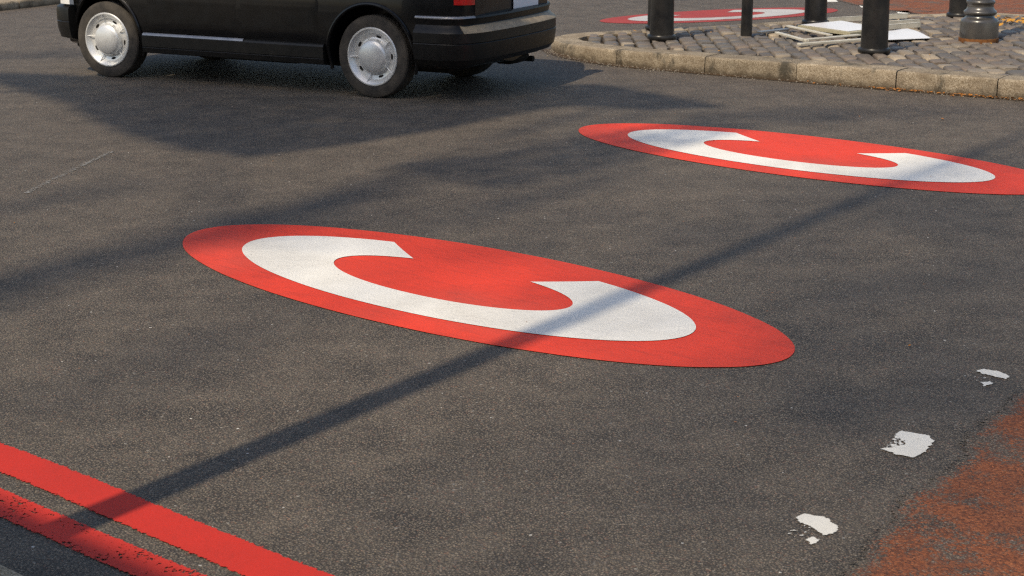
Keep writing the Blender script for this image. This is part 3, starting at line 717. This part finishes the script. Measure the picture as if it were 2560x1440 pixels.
# wheels
def wheel():
    mb = MB(); prof = [(.200, -.19), (.25, -.196), (.31, -.192), (.332, -.178), (.343, -.155)]
    for k in range(6):
        y = -.145+.022*k; prof += [(.345, y), (.345, y+.015), (.338, y+.017), (.338, y+.020)]
    prof += [(.345, -.013), (.337, -.002), (.322, .004), (.300, .006), (.285, .008), (.262, .007), (.246, .003), (.238, -.006), (.236, -.075), (.200, -.08)]
    mb.lathe(prof, 56, 'Y'); w = mb.build('wheel', RUBBER, None, ang=30)
    mb = MB(); mb.lathe([(0, -.075), (.236, -.075), (.247, -.002), (.247, .008), (.241, .014), (.232, .014), (.226, .008), (.213, -.004), (.194, -.026), (.160, -.034), (.149, -.030), (.141, -.010), (.136, .010), (.126, .020), (.112, .026), (.080, .034), (.040, .039), (0, .040)], 64, 'Y')
    for k in range(5):                                   # ribs across the dish
        a = 2*pi*k/5+.35; d = Vector((sin(a), 0, cos(a))); mb.bar(d*.143+Vector((0, -.026, 0)), d*.226+Vector((0, .004, 0)), .012, .008, .003)
    nf = len(mb.f)
    for k in range(5):                                   # ventilation slots
        a = 2*pi*(k+.5)/5+.35; c = Vector((sin(a), 0, cos(a)))*.172; tx = Vector((cos(a), 0, -sin(a))); r_ = Vector((sin(a), 0, cos(a)))
        b0 = len(mb.v); N_ = 14
        for i in range(N_):
            q = 2*pi*i/N_; p = c+tx*(.026*cos(q))+r_*(.0105*sin(q)); rr = sqrt(p.x**2+p.z**2)
            mb.v.append((p.x, -.0315+.25*(rr-.16), p.z))
        mb.f.append(tuple(range(b0, b0+N_)))
    h = mb.build('hubcap', SILVER, w, ang=30, fix=False); h.data.materials.append(DARK)
    for p in h.data.polygons[nf:]: p.material_index = 1
    return w
w0 = wheel(); w0.parent = taxi
spots = [(0, 1), (2.886, 1), (0, -1), (2.886, -1)]
for i, (x, sgn) in enumerate(spots):
    w = w0 if i == 0 else copy_tree(w0, taxi)
    w.location = (x, .80*sgn, .345)
    w.rotation_euler = (0, [.0, 1.1, .4, .7][i], 0) if sgn > 0 else (0, .3*i, pi)
    if x > 1: w.rotation_euler[2] += radians(3)

# ------------------------------------------------------------------ things on the island
def bollard(x, y, label, r=.118, tilt=(0, 0), seed=0):
    z = isl_z(x, y)-.002; root = empty('bollard', (x, y, z), seed); root.rotation_euler[0], root.rotation_euler[1] = tilt
    tag(root, label, 'bollard', 'black bollards on the island')
    k = r/.118
    MB().lathe([(.128*k, -.02), (.142*k, 0), (.146*k, .012), (.146*k, .030), (.140*k, .040), (.128*k, .044), (.122*k, .048)], 40).build('base_ring', BOLL, root, ang=35)
    MB().lathe([(.122*k, .046), (.121*k, .10), (.116*k, .50), (.110*k, .90), (.110*k, .94)], 40).build('shaft', BOLL, root, ang=35)
    MB().lathe([(.110*k, .94), (.124*k, .945), (.126*k, .96), (.120*k, .975), (.105*k, .985), (.110*k, 1.0), (.098*k, 1.04), (.06*k, 1.075), (0, 1.09)], 40).build('cap', BOLL, root, ang=35)
    return root
bollard(1.525, 17.06, 'black bollard nearest the rounded tip of the cobbled island', tilt=(0, .012))
bollard(1.572, 17.92, 'black bollard almost hidden behind the one at the island tip', seed=.6)
bollard(3.31, 18.38, 'black bollard at the far side of the island behind the broken board', seed=1.2)
bollard(3.415, 15.84, 'dark bollard close to the front kerb, hiding part of the broken board', r=.123, seed=2)
bollard(5.05, 19.05, 'grey black bollard at the far edge, partly behind the ornate lamp post', seed=3)
z = isl_z(2.41, 17.28)
pr = empty('sign_post', (2.41, 17.28, z)); tag(pr, 'slim plain black post between the two left bollards', 'post'); pr.rotation_euler[1] = .012
MB().lathe([(.058, -.03), (.058, 2.7), (.05, 2.72), (0, 2.725)], 28).build('shaft', BOLL, pr, ang=35)
MB().lathe([(.062, 2.4), (.064, 2.41), (.064, 2.45), (.062, 2.46)], 28).build('clip', STEEL, pr)
z = isl_z(4.64, 16.74)
lr = empty('lamp_post', (4.64, 16.74, z)); tag(lr, 'ornate black iron lamp post with ringed base and rust at its foot', 'lamp post')
MB().lathe([(.190, -.02), (.194, 0), (.194, .026)], 48).build('rusty_foot', RUST, lr, ang=35)
MB().lathe([(.187, .026), (.188, .06), (.186, .185), (.182, .200), (.172, .210), (.150, .222), (.140, .230), (.137, .248), (.146, .252), (.158, .262), (.162, .275), (.158, .288), (.146, .298), (.136, .306), (.128, .33), (.126, .352), (.132, .360), (.139, .370), (.139, .384), (.130, .394), (.118, .400), (.114, .42)], 48).build('base', IRON, lr, ang=50)
MB().lathe([(.114, .42), (.113, .9), (.10, 1.6), (.09, 1.62), (.10, 1.66), (.075, 1.72), (.06, 3.9), (.07, 3.95), (.05, 4.0)], 32).build('shaft', IRON, lr, ang=50)
MB().lathe([(.05, 4.0), (.13, 4.05), (.19, 4.5), (.20, 4.52), (.05, 4.75), (0, 4.8)], 8).build('lantern', CLEAR, lr, ang=20)

# broken board, metal strips and white sheet lying on the setts
def on(x, y, dz=0): return Vector((x*.99, y*.99, isl_z(x, y)+.012+dz))
def slab(name, pts, z0, th, mat, label, cat, bend=0, seg=1, mat_edge=None):
    mb = MB(); P = [on(x, y, z0) for x, y in pts]
    bm = bmesh.new(); n = 10; rows = []
    for i in range(n+1):
        a = P[0].lerp(P[3], i/n); b = P[1].lerp(P[2], i/n)
        rows.append([a.lerp(b, j/n)+Vector((0, 0, bend*(sin(pi*i/n)*.6+.4*sin(2.2*pi*j/n+1)*(i/n)))) for j in range(n+1)])
    mb.grid([[v+Vector((0, 0, th)) for v in r] for r in rows]); k = len(mb.v); mb.grid(rows)
    per = [j for j in range(n+1)]+[i*(n+1)+n for i in range(1, n+1)]+[n*(n+1)+j for j in range(n-1, -1, -1)]+[i*(n+1) for i in range(n-1, 0, -1)]
    for q in range(len(per)): a, b = per[q], per[(q+1) % len(per)]; mb.f.append((a, b, k+b, k+a))
    bm.free()
    return mb.build(name, mat, None, ang=30)
root = empty('broken_board', on(3.4, 17.6)); tag(root, 'broken white faced board lying on the cobbles behind the front bollard', 'board')
o = slab('panel', [(3.02, 17.79), (3.43, 17.06), (3.86, 17.44), (3.56, 18.25)], .022, .030, CHIP, '', '')
o2 = slab('facing', [(3.06, 17.80), (3.43, 17.15), (3.81, 17.46), (3.55, 18.17)], .0545, .003, WSHEET, '', '')
for q in (o, o2): q.parent = root; q.matrix_parent_inverse = Matrix.Translation(-root.location)
o = slab('white_sheet', [(3.62, 16.76), (4.21, 16.93), (4.16, 17.72), (3.70, 17.62)], .006, .004, WSHEET, '', '', bend=.022)
tag(o, 'bent white sheet lying on the cobbles right of the front bollard', 'sheet')
BARS = [((2.567, 17.468), (2.90, 17.73), .07, .02, .006, STEEL, 'grey metal strip, leftmost of the litter on the cobbles'),
        ((2.74, 17.40), (2.925, 16.64), .045, .022, .008, ALU, 'short pale strip lying left of the other strips, angled towards the kerb'),
        ((2.932, 17.86), (3.22, 17.0), .05, .018, .026, ALU, 'pale strip lying just left of the broken board'),
        ((2.80, 16.39), (3.62, 16.83), .06, .022, .006, ALU, 'long pale strip lying nearest the kerb, ending behind the front bollard'),
        ((2.90, 16.66), (3.52, 17.05), .06, .016, .022, ALU, 'pale strip lying along the front edge of the broken board')]
for a, b, w, h, dz, mt, lb in BARS:
    r_ = empty('metal_strip', on((a[0]+b[0])/2, (a[1]+b[1])/2)); tag(r_, lb, 'metal strip', 'broken frame strips')
    mb = MB(); A, B = on(*a, dz+h/2)-r_.location, on(*b, dz+h/2)-r_.location; mb.bar(A, B, w, h, .003); mb.build('strip', mt, r_, ang=30)
for a, b, lb in (((3.44, 18.52), (4.45, 18.98), 'long pale metal channel lying farthest back behind the bollards'), ((3.70, 17.95), (4.44, 18.36), 'pale metal channel reaching out to the right from behind the front bollard'), ((3.72, 17.66), (4.37, 18.03), 'lower pale metal channel reaching right, in front of the other')):
    r_ = empty('metal_channel', on((a[0]+b[0])/2, (a[1]+b[1])/2)); tag(r_, lb, 'metal channel', 'broken frame channels')
    A, B = on(*a, .022)-r_.location, on(*b, .022)-r_.location; d = (B-A).normalized(); nr = Vector((-d.y, d.x, 0))
    mb = MB(); mb.bar(A, B, .006, .05, .002); mb.bar(A+nr*.05, B+nr*.05, .006, .05, .002); mb.bar(A+nr*.025-Vector((0, 0, .022)), B+nr*.025-Vector((0, 0, .022)), .046, .005); mb.bar(A+nr*.008+Vector((0, 0, .026)), B+nr*.008+Vector((0, 0, .026)), .024, .003)
    mb.build('channel', ALU, r_, ang=30)

# ------------------------------------------------------------------ leaves and grit (nobody could count these)
def leaf(mb, c, s, rnd):
    a = rnd.uniform(0, 2*pi); d = Vector((cos(a), sin(a), rnd.uniform(-.3, .3))); n = Vector((-sin(a), cos(a), rnd.uniform(-.3, .3))); cu = Vector((0, 0, s*rnd.uniform(.05, .35)))
    b = len(mb.v); c = Vector(c)
    for v in (c-d*s, c-d*s*.3+n*s*.5+cu*.6, c+d*s*.4+n*s*.42+cu, c+d*s*1.05+cu*.3, c+d*s*.4-n*s*.42+cu, c-d*s*.3-n*s*.5+cu*.6, c+Vector((0, 0, .002))): mb.v.append(tuple(v))
    for i in range(6): mb.f.append((b+i, b+(i+1) % 6, b+6))
rnd = random.Random(4)
mb = MB()
for k in range(230):
    t = rnd.betavariate(2, 1.6); x = 2.6+2.6*t; i = 0
    while NEAR[i+1][0] < x: i += 1
    f = (x-NEAR[i][0])/(NEAR[i+1][0]-NEAR[i][0]); y = NEAR[i][1]+(NEAR[i+1][1]-NEAR[i][1])*f
    leaf(mb, (x-rnd.expovariate(22)*.6-.01, y-rnd.expovariate(22)-.02, .012), rnd.uniform(.008, .022), rnd)
for c in ((3.30, 12.76, .012), (4.0, 13.85, .015), (4.06, 13.8, .012), (4.12, 13.74, .02)): leaf(mb, c, .024, rnd)
for k in range(26): leaf(mb, (rnd.uniform(-3, 4), rnd.uniform(5, 20), .008), rnd.uniform(.005, .010), rnd)
tag(mb.build('fallen_leaves', LEAFD, smooth=False, fix=False), kind='stuff')
mb = MB()
for k in range(70): x, y = rnd.gauss(5.45, .2), rnd.gauss(18.35, .22); leaf(mb, (x, y, isl_z(x, y)+.02), rnd.uniform(.02, .045), rnd)
for k in range(40): x, y = rnd.uniform(1, 5.5), rnd.uniform(15.3, 18); leaf(mb, (x, y, isl_z(x, y)+.012), rnd.uniform(.006, .02), rnd) if inside(POLY, x, y) else None
for k in range(900): 
    x, y = rnd.uniform(-14, -4), rnd.uniform(20, 28)
    if inside(pl, x, y): leaf(mb, (x, y, .12), rnd.uniform(.02, .06), rnd)
tag(mb.build('yellow_leaves', LEAFY, smooth=False, fix=False), kind='stuff')
mb = MB()
def pebble(mb, c, r, rnd):
    b = len(mb.v); c = Vector(c)
    for d in ((1, 0, 0), (-1, 0, 0), (0, 1, 0), (0, -1, 0), (0, 0, 1), (0, 0, -1)): mb.v.append(tuple(c+Vector(d)*r*rnd.uniform(.6, 1.3)))
    for f in ((0, 2, 4), (2, 1, 4), (1, 3, 4), (3, 0, 4), (2, 0, 5), (1, 2, 5), (3, 1, 5), (0, 3, 5)): mb.f.append(tuple(b+i for i in f))
for k in range(700):
    i = rnd.randrange(len(NEAR)-4); f = rnd.random(); x = NEAR[i][0]*(1-f)+NEAR[i+1][0]*f; y = NEAR[i][1]*(1-f)+NEAR[i+1][1]*f
    o = rnd.expovariate(14); pebble(mb, (x-.55*o, y-.8*o-.01, .003), rnd.uniform(.003, .010), rnd)
for k in range(500): pebble(mb, (rnd.uniform(-3.6, 4.4), rnd.uniform(4.6, 18), .002), rnd.uniform(.0015, .004), rnd)
tag(mb.build('loose_grit', GRIT, smooth=False, fix=False), kind='stuff')

# ------------------------------------------------------------------ outside the frame: the street lamp, and a building and trees added for shade
hz = Vector((tosun.x, tosun.y, 0)).normalized(); TE = math.tan(SUN_EL)
def upto(x, y, h): return Vector((x, y, 0)) + hz*(h/TE) + Vector((0, 0, h))
# street lamp on the near pavement
def street_lamp():
    base = Vector((-1.30, 5.09, 0)) + hz*1.75
    r_ = empty('street_lamp', (base.x, base.y, .109)); tag(r_, 'tall grey steel street lamp on the near pavement', 'street lamp')
    MB().lathe([(.10, 0), (.10, .9), (.078, .98), (.076, 2.5), (.070, 9.5), (.062, 11.3)], 24).build('pole', STEEL, r_, ang=40)
    MB().tube([(0, 0, 11.25), (.1, .12, 11.55), (.4, .5, 11.7), (.75, .9, 11.72)], .035, 10).build('arm', STEEL, r_)
    MB().box((.95, 1.12, 11.7), (.55, .22, .12), Matrix.Rotation(radians(50), 3, 'Z'), .04).build('lantern', ALU, r_)
street_lamp()
# unseen building added behind the camera, height set so its roof edge shades the gutter
BN = -1.6; BH = (2.80-BN)/abs(hz.dot(sn))*TE
def shade_building():
    c = sd*4 + sn*(BN-3.0); r_ = empty('added_shade_building', (c.x, c.y, 0), HD); tag(r_, 'low pale rendered building added out of view to shade the gutter', 'building')
    MB().box((0, 0, BH/2), (34, 6.0, BH), None).build('wall', BRICK, r_, smooth=False)
    for k in range(6): MB().box((-13+5*k, 3.01, 1.5), (2.4, .06, 2.2), None, .02).build('window', GLASSK, r_, smooth=False)
shade_building()
# unseen trees added for shade, leaf clumps placed over chosen ground patches
def leafcloud(mb, rnd, pts_fn, n, size):
    for _ in range(n):
        c = pts_fn(rnd); s = size*rnd.uniform(.6, 1.3)
        d = Vector((rnd.gauss(0, 1), rnd.gauss(0, 1), rnd.gauss(0, .7))).normalized(); e = d.orthogonal().normalized(); e.rotate(Matrix.Rotation(rnd.uniform(0, 6.28), 3, d)); g = d.cross(e)
        b = len(mb.v)
        for q in (-e*s, g*s*.55, e*s, -g*s*.55): mb.v.append(tuple(c+q))
        mb.f.append((b, b+1, b+2, b+3))
def tree(base, trunk_h, trunk_r, patches, label, seed, lean=(0, 0)):
    """patches: (ground polygon the clump shades, height, height spread, leaves, size)"""
    rnd = random.Random(seed); r_ = empty('added_shade_tree', (base[0], base[1], 0)); tag(r_, label, 'tree')
    B = Vector((base[0], base[1], 0)); top = Vector((lean[0], lean[1], trunk_h))
    tb = MB(); tb.tube([(0, 0, -.1), (0, 0, .3), top*.5+Vector((.05, .03, 0)), top], [trunk_r*1.5, trunk_r, trunk_r*.85, trunk_r*.7], 14)
    lf = MB()
    for poly, h, dh, tau, size in patches:
        xs, ys = [p[0] for p in poly], [p[1] for p in poly]
        A = abs(sum(xs[i-1]*ys[i]-xs[i]*ys[i-1] for i in range(len(xs))))/2; n = int(tau*A*sin(SUN_EL)/(.52*size*size))
        def fn(rnd, poly=poly, xs=xs, ys=ys, h=h, dh=dh):
            while True:
                x, y = rnd.uniform(min(xs), max(xs)), rnd.uniform(min(ys), max(ys))
                if inside(poly, x, y): return upto(x, y, h+rnd.gauss(0, dh))-B
        leafcloud(lf, rnd, fn, n, size)
        c = upto(sum(xs)/len(xs), sum(ys)/len(ys), h)-B
        tb.tube([top*.95, top*.6+c*.4+Vector((0, 0, .5)), c+Vector((0, 0, -.2))], [.045, .022, .010], 8)
        for _ in range(4): e = fn(rnd); tb.tube([c*.85+top*.15, c*.5+e*.5+Vector((0, 0, .15)), e], [.014, .010, .005], 5)
    tb.build('trunk', BARK, r_, ang=60); lf.build('crown', FOL, r_, smooth=False, fix=False)
D = [(-3.9, 15.6), (-5.3, 15.95), (-4.9, 15.5), (-3.75, 13.95), (-3.0, 12.55), (-2.3, 11.65), (-1.78, 11.40), (-1.30, 11.70), (-.5, 12.5), (.42, 13.6), (1.1, 13.35), (1.75, 13.45), (1.2, 14.3), (.75, 14.85), (-.2, 14.7), (-1.6, 14.9), (-3.0, 15.6)]
tree((-9.9, 7.7), 10.2, .17, [(D, 10.6, .5, 2.9, .055)], 'leafy tree added out of view on the left pavement, crown shaped to shade the road', 3, lean=(0, .1))
def band(x, y, L, w, ang=54.6):
    a = radians(ang); d = Vector((cos(a), sin(a))); n = Vector((-sin(a), cos(a)))
    return [(x+d.x*L*cos(t)+n.x*w*sin(t), y+d.y*L*cos(t)+n.y*w*sin(t)) for t in [2*pi*i/14 for i in range(14)]]
V2 = [(-.85, 11.06), (-.45, 10.55), (-.1, 10.15), (.44, 10.65), (1.34, 11.8), (1.86, 12.5), (1.5, 12.9), (.6, 12.2), (0, 11.5)]
P2 = [(V2, 11.5, .5, 1.3, .05), (band(-1.75, 8.95, 1.9, .34), 21, 1, .42, .09), (band(-1.2, 9.75, 1.7, .10), 18, 1, .6, .06), (band(-2.3, 7.7, 1.1, .13), 21, 1, .5, .07), (band(-2.6, 10.2, .9, .22), 20, 1, .4, .08),
      (band(1.7, 9.0, 2.6, .8), 30, 1.4, .42, .09), (band(2.6, 7.9, 2.8, .75), 30, 1.4, .58, .09), (band(2.5, 13.05, 1.3, .40, 8), 20, 1, .6, .08), (band(.35, 12.8, 1.3, .08), 17, 1, .8, .06), (band(1.2, 13.4, 1.1, .10), 17, 1, .6, .06), (band(.2, 11.9, 1.0, .06), 17, 1, .7, .05),
      (band(.9, 6.1, 2.4, .65), 30, 1.2, .30, .09), (band(1.8, 5.8, 2.0, .5), 30, 1.2, .45, .09), (band(-1.55, 6.45, .8, .3), 26, 1.2, .28, .09), (band(.1, 9.9, 1.4, .13), 19, 1, .6, .07), (band(3.2, 10.6, 1.9, .55), 28, 1, .5, .09), (band(-4.0, 17.5, 3.0, .35, 20), 20, 1, .5, .09), (band(1.0, 14.6, 1.0, .2, 20), 20, 1, .3, .07), (band(-.4, 8.2, 1.6, .22), 28, 1, .25, .09)]
tree((-11.9, -5.3), 22, .15, P2, 'tall sparse tree added out of view, leaf clumps set to shade the road', 9)
